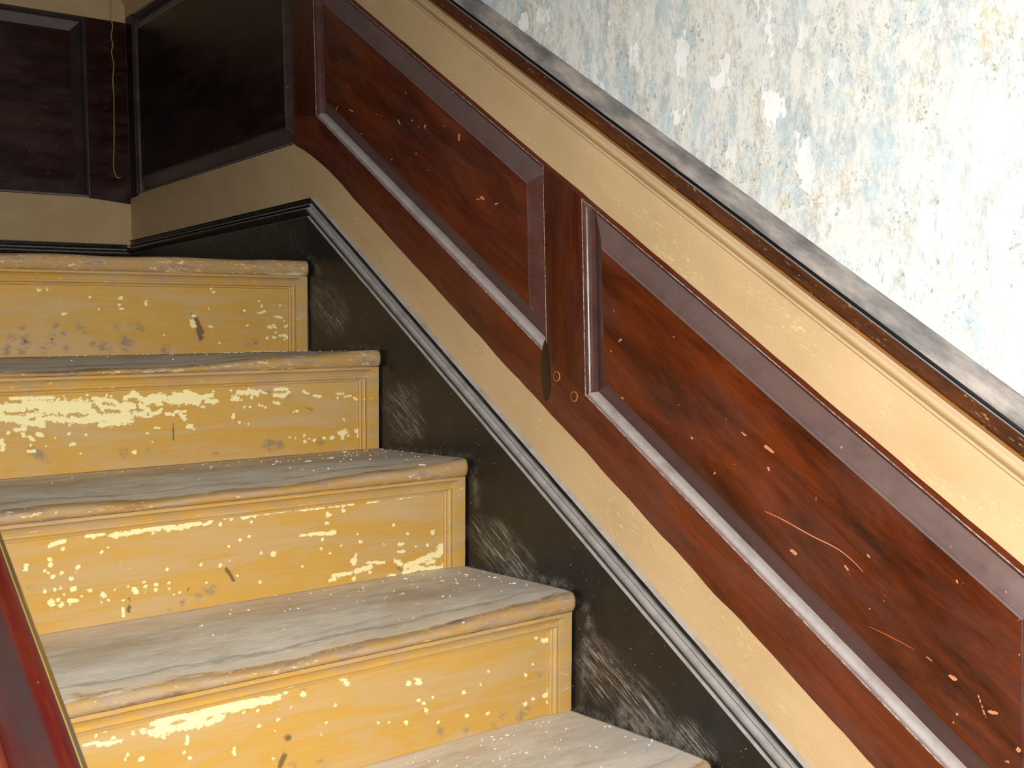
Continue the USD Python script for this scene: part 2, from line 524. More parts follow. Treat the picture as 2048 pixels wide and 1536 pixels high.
def cap_mat():
    g = G()
    n = g.noise(g.stretch((0.03, 0.10, 0.025), RAKE), 1, 5, 0.65)
    fine = g.noise(g.stretch((0.01, 0.04, 0.006), RAKE), 1, 4, 0.65)
    col = g.ramp(n, [(0.32, c(98, 94, 93)), (0.46, c(132, 126, 121)), (0.6, c(170, 159, 149)), (0.75, c(188, 176, 163))])
    col = g.mix(g.step(fine, 0.4, 0.7, 0, 0.35), col, c(104, 98, 98))
    return g.finish('cap_dust', col, 0.7, g.bump(fine, 0.2, 0.001))


CAP = cap_mat()


def plaster():
    g = G()
    n = g.noise(g.stretch((0.10, 0.055, 0.10)), 1, 9, 0.78)
    n2 = g.noise(g.stretch((0.035, 0.016, 0.034)), 1, 8, 0.8)
    fine = g.noise(g.stretch((0.0062, 0.0045, 0.0062)), 1, 6, 0.85)
    blot = g.noise(g.stretch((0.16, 0.13, 0.16)), 1, 4, 0.6)
    col = g.mix(g.step(n2, 0.40, 0.52), c(184, 188, 186), c(222, 221, 213))
    blue = g.m('multiply', g.step(n, 0.505, 0.575), g.step(fine, 0.40, 0.56, 0.15, 1.0))
    col = g.mix(g.m('multiply', blue, 0.9), col, c(174, 195, 203))
    col = g.mix(g.step(fine, 0.55, 0.64, 0, 0.7), col, c(232, 229, 220))
    yz = g.step(g.noise(g.stretch((0.09, 0.05, 0.09)), 1, 5, 0.7), 0.50, 0.62)
    y = g.m('multiply', yz, g.step(g.noise(g.stretch((0.011, 0.0065, 0.011)), 1, 6, 0.8), 0.50, 0.58))
    col = g.mix(g.m('multiply', y, 0.55), col, c(190, 168, 112))
    dk = g.step(g.noise(g.stretch((0.0062, 0.0042, 0.006)), 1, 4, 0.75), 0.56, 0.64)
    dk = g.m('multiply', dk, g.step(g.noise(g.stretch((0.07, 0.05, 0.07)), 1, 5, 0.7), 0.42, 0.58))
    col = g.mix(g.m('multiply', dk, 0.75), col, c(132, 124, 104))
    wl = g.m('multiply', g.step(g.noise(g.stretch((0.07, 0.04, 0.066)), 1, 5, 0.62), 0.575, 0.60), g.step(blot, 0.40, 0.56, 0.2, 1.0))
    col = g.mix(wl, col, c(240, 239, 236))
    h = g.m('add', g.m('multiply', n2, 0.5), g.m('add', g.m('multiply', wl, 0.35), g.m('multiply', fine, 0.35)))
    return g.finish('old_plaster', col, 0.85, g.bump(h, 0.4, 0.004), specular_ior_level=0.2)


PLAST = plaster()


def plain(name, col, rough=0.6, **kw):
    g = G()
    n = g.noise(g.stretch((0.05, 0.05, 0.05)), 1, 4, 0.6)
    col2 = tuple(0.75 * x for x in col)
    return g.finish(name, g.ramp(n, [(0.3, col2), (0.7, col)]), rough, **kw)


FLAKE = plain('flake_white', c(246, 244, 238), 0.8)
THREAD = plain('thread_fibre', c(176, 164, 92), 0.8)
SCRATCH = plain('bare_scratch', c(226, 140, 104), 0.6)
SCRATCH2 = plain('bare_scratch_orange', c(190, 92, 40), 0.6)
RUN = plain('varnish', c(46, 26, 18), 0.3)
RIM = plain('peg_rim', c(214, 150, 104), 0.6)
DUSTY_ROOM = plain('room_plaster', c(84, 78, 70), 0.9)
FLOORW = plain('floor_boards', c(110, 92, 74), 0.7)
SLIVER = plain('sliver_wood', c(176, 130, 60), 0.6)

# ------------------------------------------------------------------ the room
WR = xform('wall_right', 'flaking white and pale blue plaster wall above the raking dado', None, kind='structure')
put(WR, 'masonry', box((0.036, -3.6, -2.2), (0.22, YB + 0.30, 2.3)), DUSTY_ROOM, False)
board(WR, 'plaster', [(-3.6, 0.695 - 3.6 * S), (0.10, 0.695 + 0.10 * S), (YB + 0.018, 0.695 + 0.10 * S), (YB + 0.018, 2.3), (-3.6, 2.3)], -0.036, PLASTER, PLAST)
put('/World', 'wall_back', box((-3.2, YB + 0.021, -2.2), (0.036, YB + 0.30, 2.3)), PLAST, False, kind='structure')
put('/World', 'wall_left', box((-3.4, -3.6, -2.2), (-3.2, YB + 0.30, 2.3)), DUSTY_ROOM, False, kind='structure')
put('/World', 'wall_front', box((-3.4, -3.8, -2.2), (0.22, -3.6, 2.3)), DUSTY_ROOM, False, kind='structure')
put('/World', 'ceiling', box((-3.4, -3.8, 2.3), (0.22, YB + 0.30, 2.45)), DUSTY_ROOM, False, kind='structure')
put('/World', 'floor', box((-3.4, -3.8, -1.47), (0.22, YB + 0.30, -1.32)), FLOORW, False, kind='structure')

# ------------------------------------------------------------------ staircase
STAIRS = xform('staircase', 'old wooden staircase with ochre painted risers and worn dusty grey treads', 'staircase')
XL, XR = -0.965, -0.0035
CHIPS = {}
CHIPS[0] = dict(chip=[(78, 579, 4), (94, 579, 3.5), (180, 595, 3), (242, 596, 4), (237.5, 610, 3), (245, 618, 241, 618, 2.5), (292, 605, 3), (292, 610, 2.5), (125, 628, 132, 628, 2), (197, 619, 2),
                      (384, 643, 387, 652, 4.5), (386, 631, 391, 633, 2.5), (422, 576, 2.4), (427, 584, 2.4), (418, 616, 2.2), (523, 612, 2.5), (518, 602, 2), (560, 611, 2.5), (516, 626, 530, 623, 1.8), (550, 633, 562, 635, 2.2), (537, 653, 541, 655, 2.8), (545, 650, 551, 655, 2.6),
                      (583, 660, 582, 668, 3.2), (567, 670, 578, 675, 3), (570, 678, 2.4), (585, 672, 3), (534, 676, 2.4), (545, 674, 551, 675, 2.2), (551, 665, 2.4), (495, 651, 2.2), (583, 684, 2.4), (568, 641, 2), (570, 653, 576, 652, 1.8), (560, 671, 2), (419, 652, 423, 654, 2), (328, 670, 2.2), (440, 687, 2.4), (489, 622, 3)],
                grime=[(45, 660, 6), (48, 678, 53, 686, 9), (112, 653, 5), (105, 672, 5), (102, 685, 6), (125, 667, 4), (88, 696, 8), (11, 699, 10), (42, 703, 7), (133, 697, 5), (209, 695, 12), (188, 689, 6), (253, 686, 15), (234, 652, 5), (266, 650, 286, 658, 5), (490, 688, 511, 684, 4), (487, 622, 5), (400, 676, 8), (330, 700, 8), (24, 676, 8), (160, 655, 170, 658, 7)],
                mark=[(391, 636, 404, 664, 5), (396, 660, 402, 676, 5), (383, 627, 2.4), (346, 651, 1.6), (51, 682, 4), (103, 678, 3)])
CHIPS[1] = dict(chip=[(20, 797, 107, 795, 3), (3, 816, 44, 816, 8), (52, 808, 87, 810, 9), (88, 816, 172, 813, 13), (180, 821, 190, 827, 6), (0, 836, 53, 838, 7), (39, 844, 87, 849, 5), (73, 841, 108, 835, 4), (55, 830, 81, 830, 5), (109, 839, 172, 841, 6),
                      (181, 836, 256, 838, 9), (200, 850, 237, 847, 5), (250, 820, 256, 835, 8), (269, 827, 289, 830, 5), (186, 797, 227, 802, 4), (227, 802, 239, 810, 4), (192, 803, 206, 817, 4), (208, 814, 244, 816, 4), (250, 808, 266, 813, 6), (250, 796, 270, 789, 4), (266, 786, 294, 805, 5),
                      (281, 810, 297, 821, 5), (300, 799, 325, 796, 9), (313, 808, 324, 809, 3), (325, 792, 344, 796, 3), (342, 801, 395, 800, 8), (348, 791, 389, 791, 6), (371, 783, 379, 785, 4), (389, 806, 396, 809, 3), (395, 795, 424, 791, 4), (414, 802, 431, 803, 5), (402, 800, 3), (466, 797, 475, 797, 5), (483, 800, 2.5),
                      (476, 785, 493, 786, 4.5), (498, 781, 514, 787, 5.5), (504, 795, 3.5), (518, 781, 532, 787, 2.2), (300, 832, 319, 823, 4), (322, 819, 3), (332, 828, 347, 829, 3), (351, 823, 371, 823, 2.5), (360, 827, 370, 839, 3), (372, 830, 2.2), (376, 853, 382, 853, 4), (388, 858, 3), (306, 856, 319, 856, 1.8), (402, 814, 409, 814, 2.2),
                      (488, 814, 3), (500, 814, 2.2), (518, 809, 531, 815, 2), (467, 829, 466, 837, 3), (479, 844, 2.4), (497, 849, 2.6), (550, 779, 574, 778, 3), (577, 784, 570, 791, 3), (550, 790, 565, 792, 4), (548, 805, 559, 807, 2.5), (606, 782, 617, 787, 2.2), (628, 791, 640, 793, 2.4), (673, 788, 686, 788, 1.8), (689, 793, 701, 792, 2), (675, 796, 2.6), (708, 796, 714, 800, 2),
                      (723, 770, 729, 778, 3.5), (727, 778, 728, 803, 5), (729, 847, 730, 857, 4), (713, 862, 723, 862, 4.5), (718, 872, 724, 875, 4.5), (680, 867, 690, 863, 5), (685, 875, 3.5), (664, 875, 4), (688, 838, 3), (648, 876, 3), (697, 871, 2.5), (579, 875, 3), (629, 881, 3), (610, 883, 2.5), (619, 878, 2.2), (608, 871, 2.2), (591, 875, 2.2), (594, 822, 2.6), (587, 825, 2.2),
                      (31, 860, 50, 858, 4), (16, 866, 4), (47, 869, 4), (75, 869, 84, 870, 4), (58, 872, 67, 880, 3.5), (62, 889, 3), (3, 883, 6, 899, 5), (55, 902, 69, 902, 3), (111, 876, 2.6), (93, 892, 2.2), (172, 870, 3), (141, 889, 150, 888, 2), (161, 906, 2.2), (137, 867, 3), (139, 851, 3), (295, 866, 3), (305, 883, 2.2), (268, 905, 4), (117, 798, 2.4), (129, 793, 2.6), (174, 790, 2.2), (214, 790, 2.6), (222, 792, 2.2), (427, 782, 2.4), (462, 781, 462, 784, 2)],
                grime=[(62, 902, 100, 918, 8), (540, 890, 12), (88, 915, 8), (247, 905, 8), (300, 905, 7), (575, 795, 5), (640, 885, 6), (560, 888, 8), (430, 905, 5), (540, 786, 4)],
                mark=[(346, 848, 347, 880, 2), (477, 853, 1.6), (442, 843, 1.6), (608, 813, 626, 821, 1.6)])
CHIPS[2] = dict(chip=[(173, 1072, 208, 1068, 3), (187, 1075, 4), (227, 1070, 281, 1062, 5), (233, 1073, 4), (289, 1058, 319, 1055, 5), (306, 1066, 4), (219, 1072, 3), (100, 1091, 131, 1081, 3.5), (320, 1055, 352, 1054, 3.5), (336, 1058, 352, 1055, 4), (361, 1054, 398, 1046, 5), (408, 1051, 423, 1043, 3), (462, 1040, 3), (486, 1035, 495, 1033, 3.5), (509, 1033, 3), (447, 1037, 619, 1017, 1.6),
                      (600, 1021, 712, 1007, 1.8), (730, 1005, 758, 1001, 2), (793, 997, 855, 988, 1.4), (480, 1081, 4), (498, 1073, 3), (458, 1093, 2.5), (522, 1107, 3), (547, 1108, 4.5), (605, 1071, 611, 1070, 2.2), (402, 1130, 4), (442, 1130, 4), (459, 1121, 3), (334, 1138, 2.5), (606, 1133, 2.4), (520, 1165, 3), (413, 1166, 2.5), (474, 1151, 2.4), (441, 1049, 3), (503, 1044, 2.4), (312, 1169, 4), (311, 1179, 4), (338, 1165, 2.4), (339, 1178, 2.4), (359, 1184, 2.5), (347, 1190, 2.4),
                      (126, 1098, 3.5), (216, 1095, 3), (203, 1103, 3), (100, 1120, 5), (100.5, 1130, 4), (51, 1134, 6), (124, 1146, 4), (157, 1134, 4), (150, 1144, 3), (106, 1153, 5), (142, 1157, 4), (97, 1146, 3), (90, 1141, 2.5), (145, 1178, 6), (89, 1182, 5), (109, 1179, 3), (121, 1176, 2.5), (128, 1190, 3), (163, 1193, 2.5), (180, 1180, 4), (102, 1206, 7), (116, 1200, 4), (122, 1210, 5.5), (137, 1202, 153, 1201, 3.5), (139, 1210, 2.5), (207, 1190, 5.5), (218, 1201, 3.5), (203, 1205, 3), (230, 1180, 2.5),
                      (267, 1178, 272, 1185, 5), (257, 1173, 2.5), (290, 1175, 4), (290, 1185, 2.5), (288, 1164, 2.5), (314, 1169, 3), (311, 1180, 3), (247, 1202, 2.5), (246, 1216, 247, 1232, 3), (656, 1029, 5.5), (687, 1020, 4), (654, 1047, 4), (621, 1069, 670, 1065, 3.5), (663, 1065, 5), (600, 1071, 610, 1071, 2.2), (645, 1079, 3), (787, 1050, 3), (814, 1067, 3.5), (721, 1084, 4), (715, 1068, 2.2), (683, 1091, 2.5), (660, 1106, 3), (642, 1098, 2.5), (768, 1088, 2.5), (797, 1089, 806, 1088, 2.6), (797, 1104, 807, 1102, 2.6),
                      (708, 1122, 6), (712, 1111, 3), (735, 1125, 769, 1126, 2.5), (712, 1143, 742, 1133, 4.5), (667, 1152, 704, 1146, 3.5), (660, 1161, 670, 1159, 3), (707, 1157, 4), (740, 1144, 3), (793, 1123, 802, 1129, 5), (777, 1150, 790, 1150, 2.5), (811, 1132, 846, 1120, 5), (809, 1146, 832, 1136, 5), (834, 1136, 879, 1137, 4), (846, 1118, 869, 1109, 4.5), (874, 1109, 899, 1081, 6), (881, 1094, 897, 1109, 6), (897, 1083, 899, 1137, 3), (886, 1132, 899, 1130, 5), (855, 1125, 867, 1123, 3.5), (897, 1051, 3.5), (865, 1064, 5), (855, 1091, 3), (832, 1094, 2.4)],
                grime=[(417, 1177, 422, 1179, 9), (398, 1193, 6), (800, 1135, 806, 1141, 7), (51, 1136, 4), (342, 1217, 4), (60, 1176, 4), (413, 1048, 5), (365, 1205, 5)],
                mark=[(453, 1138, 467, 1160, 4), (258, 1195, 260, 1203, 2), (258, 1214, 257, 1222, 4.5), (101, 1126, 2), (108, 1153, 1.6), (49, 1137, 2.4), (828, 1102, 1.8), (377, 1177, 375, 1184, 1.6)])
CHIPS[3] = dict(chip=[(303, 1449, 327, 1441, 4), (303, 1465, 348, 1456, 8), (313, 1472, 4), (319, 1450, 351, 1434, 9), (358, 1455, 405, 1442, 8), (351, 1434, 408, 1430, 6), (408, 1426, 479, 1409, 9), (416, 1446, 445, 1434, 5), (460, 1420, 486, 1409, 7), (460, 1411, 557, 1395, 5), (480, 1413, 540, 1401, 6), (571, 1386, 4), (606, 1388, 6), (692, 1365, 6), (678, 1360, 688, 1359, 1.8), (488, 1425, 3.5), (516, 1420, 4), (582, 1415, 3), (557, 1420, 2.4), (518, 1451, 4), (556, 1439, 3.5), (550, 1461, 2.5), (670, 1411, 3),
                      (652, 1445, 3), (757, 1446, 3), (778, 1446, 3), (817, 1367, 5), (812, 1445, 4), (467, 1501, 469, 1508, 2.5), (546, 1518, 3), (643, 1467, 2.4), (604, 1479, 2.4), (168, 1490, 197, 1483, 2.5), (197, 1489, 224, 1486, 3.5), (229, 1484, 242, 1483, 3), (266, 1466, 4), (285, 1463, 5), (327, 1475, 4), (226, 1475, 3.5), (211, 1463, 3), (192, 1472, 2.5), (255, 1509, 3), (250, 1518, 3), (285, 1517, 279, 1520, 3), (375, 1473, 374, 1488, 3), (371, 1499, 366, 1510, 2), (380, 1514, 4), (467, 1508, 469, 1496, 2.4), (398, 1455, 3),
                      (1072, 1277, 3.5), (1087, 1280, 1112, 1277, 4.5), (1110, 1284, 3), (817, 1365, 4), (836, 1364, 7), (977, 1342, 3), (962, 1369, 2.6), (928, 1385, 3.5), (837, 1400, 4), (848, 1406, 4), (866, 1395, 3), (852, 1421, 4.5), (933, 1431, 4), (976, 1427, 4), (1051, 1350, 3.5), (1066, 1329, 2.4), (1091, 1392, 1104, 1379, 5), (1097, 1404, 5), (1108, 1408, 3), (1066, 1398, 3.5), (1051, 1408, 4), (813, 1444, 3), (877, 1444, 3)],
                grime=[(643, 1527, 7), (583, 1531, 8), (1041, 1433, 1046, 1425, 7), (1054, 1418, 6), (1006, 1431, 7), (989, 1452, 5), (933, 1462, 5), (880, 1462, 6), (1078, 1350, 5), (606, 1380, 4)],
                mark=[(576, 1475, 8), (569, 1510, 560, 1532, 6), (476, 1412, 1.6), (1045, 1397, 1.6), (1035, 1408, 1.8)])


def riser_y(k, z):                              # the risers lean forward a little at the top
    t = (k * H - z) / H
    return k * T + 0.018 + 0.007 * t


NOSE = [(0.0105, 0.0), (0.0068, -0.0008), (0.0035, -0.0028), (0.0012, -0.0062), (0.0, -0.0112), (0.0004, -0.0172), (0.0020, -0.0222), (0.0050, -0.0262), (0.0085, -0.0282), (0.030, -0.0285)]


WEAR = {0: ([-1, -0.5, -0.1, 0], [0.003, 0.004, 0.001, 0]), 1: ([-1, -0.7, -0.55, -0.4, -0.2, -0.1, 0], [0.010, 0.018, 0.021, 0.021, 0.010, 0.004, 0]),
        2: ([-1, -0.67, -0.5, -0.35, -0.2, -0.08, 0], [0.006, 0.011, 0.016, 0.016, 0.012, 0.006, 0.001]), 3: ([-1, -0.67, -0.55, -0.42, -0.2, -0.08, 0], [0.004, 0.009, 0.014, 0.017, 0.012, 0.006, 0.001])}


def tread_z(k, x, y):
    wx, wd = WEAR[min(3, -k)]
    D = max(0.0, float(np.interp(x, wx, wd)) + 0.0012 * math.sin(x * 31 + k))
    return k * H - D * min(1.0, max(0.0, 1 - (y - k * T) / (0.05 + 5.5 * D))) ** 1.25


def make_tread(k, back=None):
    yb = (T + 0.034) if back is None else back
    top = [(y, 0.0) for y in np.linspace(yb, 0.0135, 46)]
    prof = np.array(top + NOSE + [(yb, -0.0285)])
    xs = np.linspace(XR, XL, 230)
    rings, dep, wall = [], [], []
    for i, x in enumerate(xs):
        p = prof.copy()
        wx, wd = WEAR[min(3, -k)]
        D = float(np.interp(x, wx, wd)) + 0.0012 * math.sin(x * 31 + k)   # the edge is worn down where feet fall
        D = max(D, 0)
        worn = np.clip(1 - p[:, 0] / (0.05 + 5.5 * D), 0, 1) ** 1.25
        isn = p[:, 1] > -0.0275
        squash = np.clip((p[:, 1] + 0.0275) / 0.0275, 0, 1)
        p[:, 1] -= D * worn * squash * isn
        if x > -0.012:                                       # the end of the nosing is rounded off
            r = (x + 0.012) / 0.012
            p[:, 0] += 0.006 * r * r * np.exp(-p[:, 0] / 0.02)
        rings.append(np.stack([np.full(len(p), x), k * T + p[:, 0], k * H + p[:, 1]], 1))
        dep.append(prof[:, 0])
        wall.append(np.full(len(p), max(0.0, 1 - abs(x) / 0.16)))
    v, f = loft(rings)
    v = wobble(v, 0.0009, 28.0, k * 3.1)
    dep = np.concatenate(dep + [[0.1, 0.1]])
    wall = np.concatenate(wall + [[0, 0]])
    n = prof[:, 0]
    wall = np.maximum(wall, np.clip((dep - (T - 0.03)) / 0.05, 0, 1) * 0.8)
    return put(STAIRS, 'landing_floor' if back else 'tread', (v, f), TREAD, True, dict(depth=dep, wall=wall))


COVE = [(0.0055, -0.0275), (0.0040, -0.0290), (0.0040, -0.0318), (0.0075, -0.0328), (0.0105, -0.0355), (0.0122, -0.0395), (0.0124, -0.0412), (0.0108, -0.0424), (0.0102, -0.0446), (0.0112, -0.0466), (0.0146, -0.0474), (0.0138, -0.0484), (0.0142, -0.0505), (0.0172, -0.0512)]
BEADP = [(0.036, 0.0205), (0.0355, 0.0155), (0.0335, 0.0142), (0.0315, 0.0150), (0.0300, 0.0170), (0.0285, 0.0142), (0.0262, 0.0128), (0.0240, 0.0138), (0.0228, 0.0165), (0.0222, 0.0120), (0.0205, 0.0114), (0.004, 0.0114), (0.0, 0.0118)]


def make_riser(k):
    z1, z0 = k * H - 0.027, (k - 1) * H + 0.0005
    step = 0.0021 if k >= -3 else 0.03
    xs = np.arange(XR, XL - step, -step)
    zs = np.linspace(z1, z0, max(4, int((z1 - z0) / step)))
    X, Z = np.meshgrid(xs, zs)
    Y = riser_y(k, Z) + 0.0006 * (meshkit.fbm(np.stack([X.ravel() * 9, Z.ravel() * 20, np.full(X.size, k * 5.0)], 1)).reshape(X.shape) - 0.5)
    front = np.stack([X.ravel(), Y.ravel(), Z.ravel()], 1)
    ny, nx = X.shape
    i, j = np.meshgrid(np.arange(ny - 1), np.arange(nx - 1), indexing='ij')
    a = i * nx + j
    q = np.stack([a, a + 1, a + nx + 1, a + nx], -1).reshape(-1, 4)
    px = proj(front)
    marks = CHIPS.get(-k, {})
    attrs = {n: capsules(px, marks.get(n, []), 7.0 if n == 'grime' else None) for n in ('chip', 'grime', 'mark')}
    # a plain back so that the board has thickness
    b = len(front)
    yb = k * T + 0.042
    back = np.array([(XR, yb, z1), (XL, yb, z1), (XL, yb, z0), (XR, yb, z0), (XR, riser_y(k, z1), z1), (XL, riser_y(k, z1), z1), (XL, riser_y(k, z0), z0), (XR, riser_y(k, z0), z0)])
    fb = np.array([(b, b + 3, b + 2, b + 1), (b, b + 1, b + 5, b + 4), (b + 3, b + 7, b + 6, b + 2), (b, b + 4, b + 7, b + 3), (b + 1, b + 2, b + 6, b + 5)])
    v = np.vstack([front, back])
    f = np.vstack([q, fb])
    attrs = {n: np.r_[x, np.zeros(8)] for n, x in attrs.items()}
    f3 = np.vstack([f[:, [0, 1, 2]], f[:, [0, 2, 3]]])
    t = v[f3[0]]
    if np.cross(t[1] - t[0], t[2] - t[0])[1] > 0:
        f3 = f3[:, ::-1]
    r = put(STAIRS, 'riser', (v, f3), RISER, False, attrs, open=True)
    # moulding under the nosing
    p = np.array(COVE + [(0.030, -0.0512), (0.030, -0.0275)])
    rings = []
    for x in np.linspace(-0.0215, XL, 120):
        q = p.copy()
        if x > -0.037:                                       # mitre with the upright moulding
            lim = -(x + 0.0215) / 0.0155
            q[:, 0] = np.minimum(q[:, 0] + 0.0, 0.03)
        zl = k * H + q[:, 1]
        rings.append(np.stack([np.full(len(q), x), k * T + q[:, 0] + 0.003 * (q[:, 1] < -0.03) * (-q[:, 1] - 0.03) / 0.02, zl], 1))
    v, f = loft(rings)
    put(r, 'cove_moulding', (wobble(v, 0.0006, 60, k), f), RISER_TRIM, 30)
    # upright moulding against the wall
    p = np.array(BEADP + [(0.0, 0.032), (0.036, 0.032)])
    rings = []
    for t in np.linspace(0, 1, 40):
        z = k * H - 0.0285 + (-H + 0.029) * t
        zz_ = np.full(len(p), z)
        if t == 0:
            zz_ = np.where(p[:, 0] > 0.0215, k * H - 0.0285 - (p[:, 0] - 0.0215) * 1.45, z)
        lean = riser_y(k, z) - riser_y(k, k * H)
        rings.append(np.stack([XR - p[:, 0], k * T - 0.0075 + p[:, 1] + lean + 0.0055 * 0, zz_], 1))
    # keep the upper rings under the mitred end
    rings = np.array(rings)
    rings[1:, :, 2] = np.minimum(rings[1:, :, 2], rings[0][:, 2][None, :] - 1e-4)
    v, f = loft(rings)
    v[:, 1] += 0.0062
    put(r, 'side_moulding', (wobble(v, 0.0005, 70, k + 40), f), RISER_TRIM, 30)
    return r


for k in range(0, -7, -1):
    make_tread(k, back=YB - 0.002 if k == 0 else None)
    make_riser(k)
# the closed string on the open side
sp = [(T * 0 + 0.05, 0.06), (YB, 0.06), (YB, -0.28), (0.16, -0.28), (-6.4 * T, -6.4 * H - 0.34), (-6.4 * T - 0.12, -6.4 * H - 0.34), (-6.4 * T - 0.12, -6.4 * H - 0.06 + 0.02)]
m = trimesh.creation.extrude_polygon(Polygon(sp), 0.035)
v = np.array(m.vertices)
put(STAIRS, 'outer_string', (np.stack([XL - 0.001 - v[:, 2], v[:, 0], v[:, 1]], 1), m.faces), RISER_TRIM, False)

# ------------------------------------------------------------------ skirting
BASE = xform('baseboard_right', 'black painted skirting board with moulded top raking down beside the stairs', None, kind='structure')
o0, o1 = 0.0716, oz(0.1241, FR)
z0l, z1l = 0.0808, zz(0.1134, FR)
SK = [(0.0, 0.0), (-0.0004, 0.012), (-0.0070, 0.070), (-0.0090, 0.085), (-0.0092, 0.150), (-0.0030, 0.165), (0.0010, 0.215), (0.0030, 0.290), (0.0028, 0.360), (0.0006, 0.430), (-0.0030, 0.480), (-0.0075, 0.505), (-0.0112, 0.512), (-0.0116, 0.560), (-0.0044, 0.566), (-0.0040, 0.600), (-0.0072, 0.640), (-0.0100, 0.720), (-0.0112, 0.820), (-0.0110, 0.900), (-0.0060, 0.915), (-0.0060, 0.945), (FR, 1.0)]
rp = [(d, o0 + t * (o1 - o0)) for d, t in SK]
lp = [(d, z0l + t * (z1l - z0l)) for d, t in SK]
mit = np.array([(z - o) / S for (_, o), (_, z) in zip(rp, lp)])
v, f = rake(rp, YEND, mit, 240)
put(BASE, 'skirting_moulding', (wobble(v, 0.0007, 40, 1.0), f), BLACK_MOULD, 35)
v, f = level(lp, mit, YB + 0.004, 60)
put(BASE, 'skirting_moulding', (wobble(v, 0.0006, 40, 2.0), f), BLACK_MOULD, 35)
# the board itself, a fine grid so that scuffs keep their shape
SCUFF = [(648, 600, 668, 640, 22), (800, 800, 815, 850, 26), (790, 790, 10), (985, 1080, 1010, 1110, 32), (1040, 1130, 22), (1195, 1330, 1225, 1370, 38), (1260, 1390, 1300, 1440, 36), (1370, 1470, 1400, 1500, 22), (960, 1060, 18), (1185, 1300, 16)]
DIRT = [(700, 693, 755, 696, 5), (775, 899, 940, 913, 6), (945, 1137, 1150, 1200, 9), (1156, 1422, 1425, 1518, 12), (1172, 1215, 1185, 1280, 10), (948, 940, 954, 1010, 7), (1172, 1270, 1165, 1400, 7), (630, 525, 640, 560, 6), (620, 515, 8), (1020, 1150, 1130, 1175, 16), (1250, 1430, 1380, 1480, 22)]
ys = np.arange(YEND, mit[0] + 1e-6, 0.0035)
ys[-1] = mit[0]
os_ = np.linspace(-0.30, o0, 105)
Yg, Og = np.meshgrid(ys, os_)
face = np.stack([np.zeros(Yg.size), Yg.ravel(), (Og + S * Yg).ravel()], 1)
ny, nx = Yg.shape
i, j = np.meshgrid(np.arange(ny - 1), np.arange(nx - 1), indexing='ij')
a = i * nx + j
q = np.stack([a, a + nx, a + nx + 1, a + 1], -1).reshape(-1, 4)
px = proj(face)
sc, dr = capsules(px, SCUFF, 18), capsules(px, DIRT, 7)
rim = np.r_[np.arange(nx), np.arange(1, ny) * nx + nx - 1, (ny - 1) * nx + np.arange(nx - 2, -1, -1), np.arange(ny - 2, 0, -1) * nx]
back = face[rim] + [0.030, 0, 0]
b = len(face) + np.arange(len(rim))
fs = np.stack([rim, np.roll(rim, -1), np.roll(b, -1), b], 1)
put(BASE, 'skirting_board', (np.vstack([face, back]), np.vstack([q, fs])), BLACK, False, dict(scuff=np.r_[sc, np.zeros(len(rim))], dirt=np.r_[dr, np.zeros(len(rim))]), open=True)
lb = box((0.0, mit[0] + 0.0006, -0.002), (0.03, YB + 0.004, z0l))
LB = lb.subdivide().subdivide()
LB = LB.subdivide()
put(BASE, 'skirting_board', (LB.vertices, LB.faces), BLACK, False, dict(scuff=np.zeros(len(LB.vertices)) + 0.12, dirt=np.clip(0.2 - np.abs(LB.vertices[:, 2]) * 12, 0, 1)))
BASEB = xform('baseboard_back', 'black moulded skirting along the back wall of the landing', None, kind='structure')
bp = [(d + 0.014, 0.066 + t * 0.040) for d, t in SK]
v, f = level_back(bp, -2.4, 0.0)
put(BASEB, 'skirting_moulding', (wobble(v, 0.0006, 40, 5.0), f), BLACK_MOULD, 35)
put(BASEB, 'skirting_board', box((-2.4, YB - 0.014, 0.0), (0.0, YB + 0.016, 0.066)), BLACK_MOULD, False)

# ------------------------------------------------------------------ wainscot: helpers
STICK = [(0.0, 0.0), (0.0003, -0.0022), (0.0016, -0.0026), (0.0034, -0.0034), (0.0054, -0.0054), (0.0070, -0.0084), (0.0078, -0.0120), (0.0080, -0.0170)]
EDGE_ = [(-0.0002, -0.0002), (-0.0001, 0.0002), (0.0004, 0.0004), (0.0010, 0.0003), (0.0012, -0.0003)]
BEVEL = [(0.0081, -0.0172), (0.0120, -0.0152), (0.0240, -0.0092), (0.0348, -0.0042), (0.0356, -0.0040), (0.0362, -0.0014), (0.0376, -0.0004)]


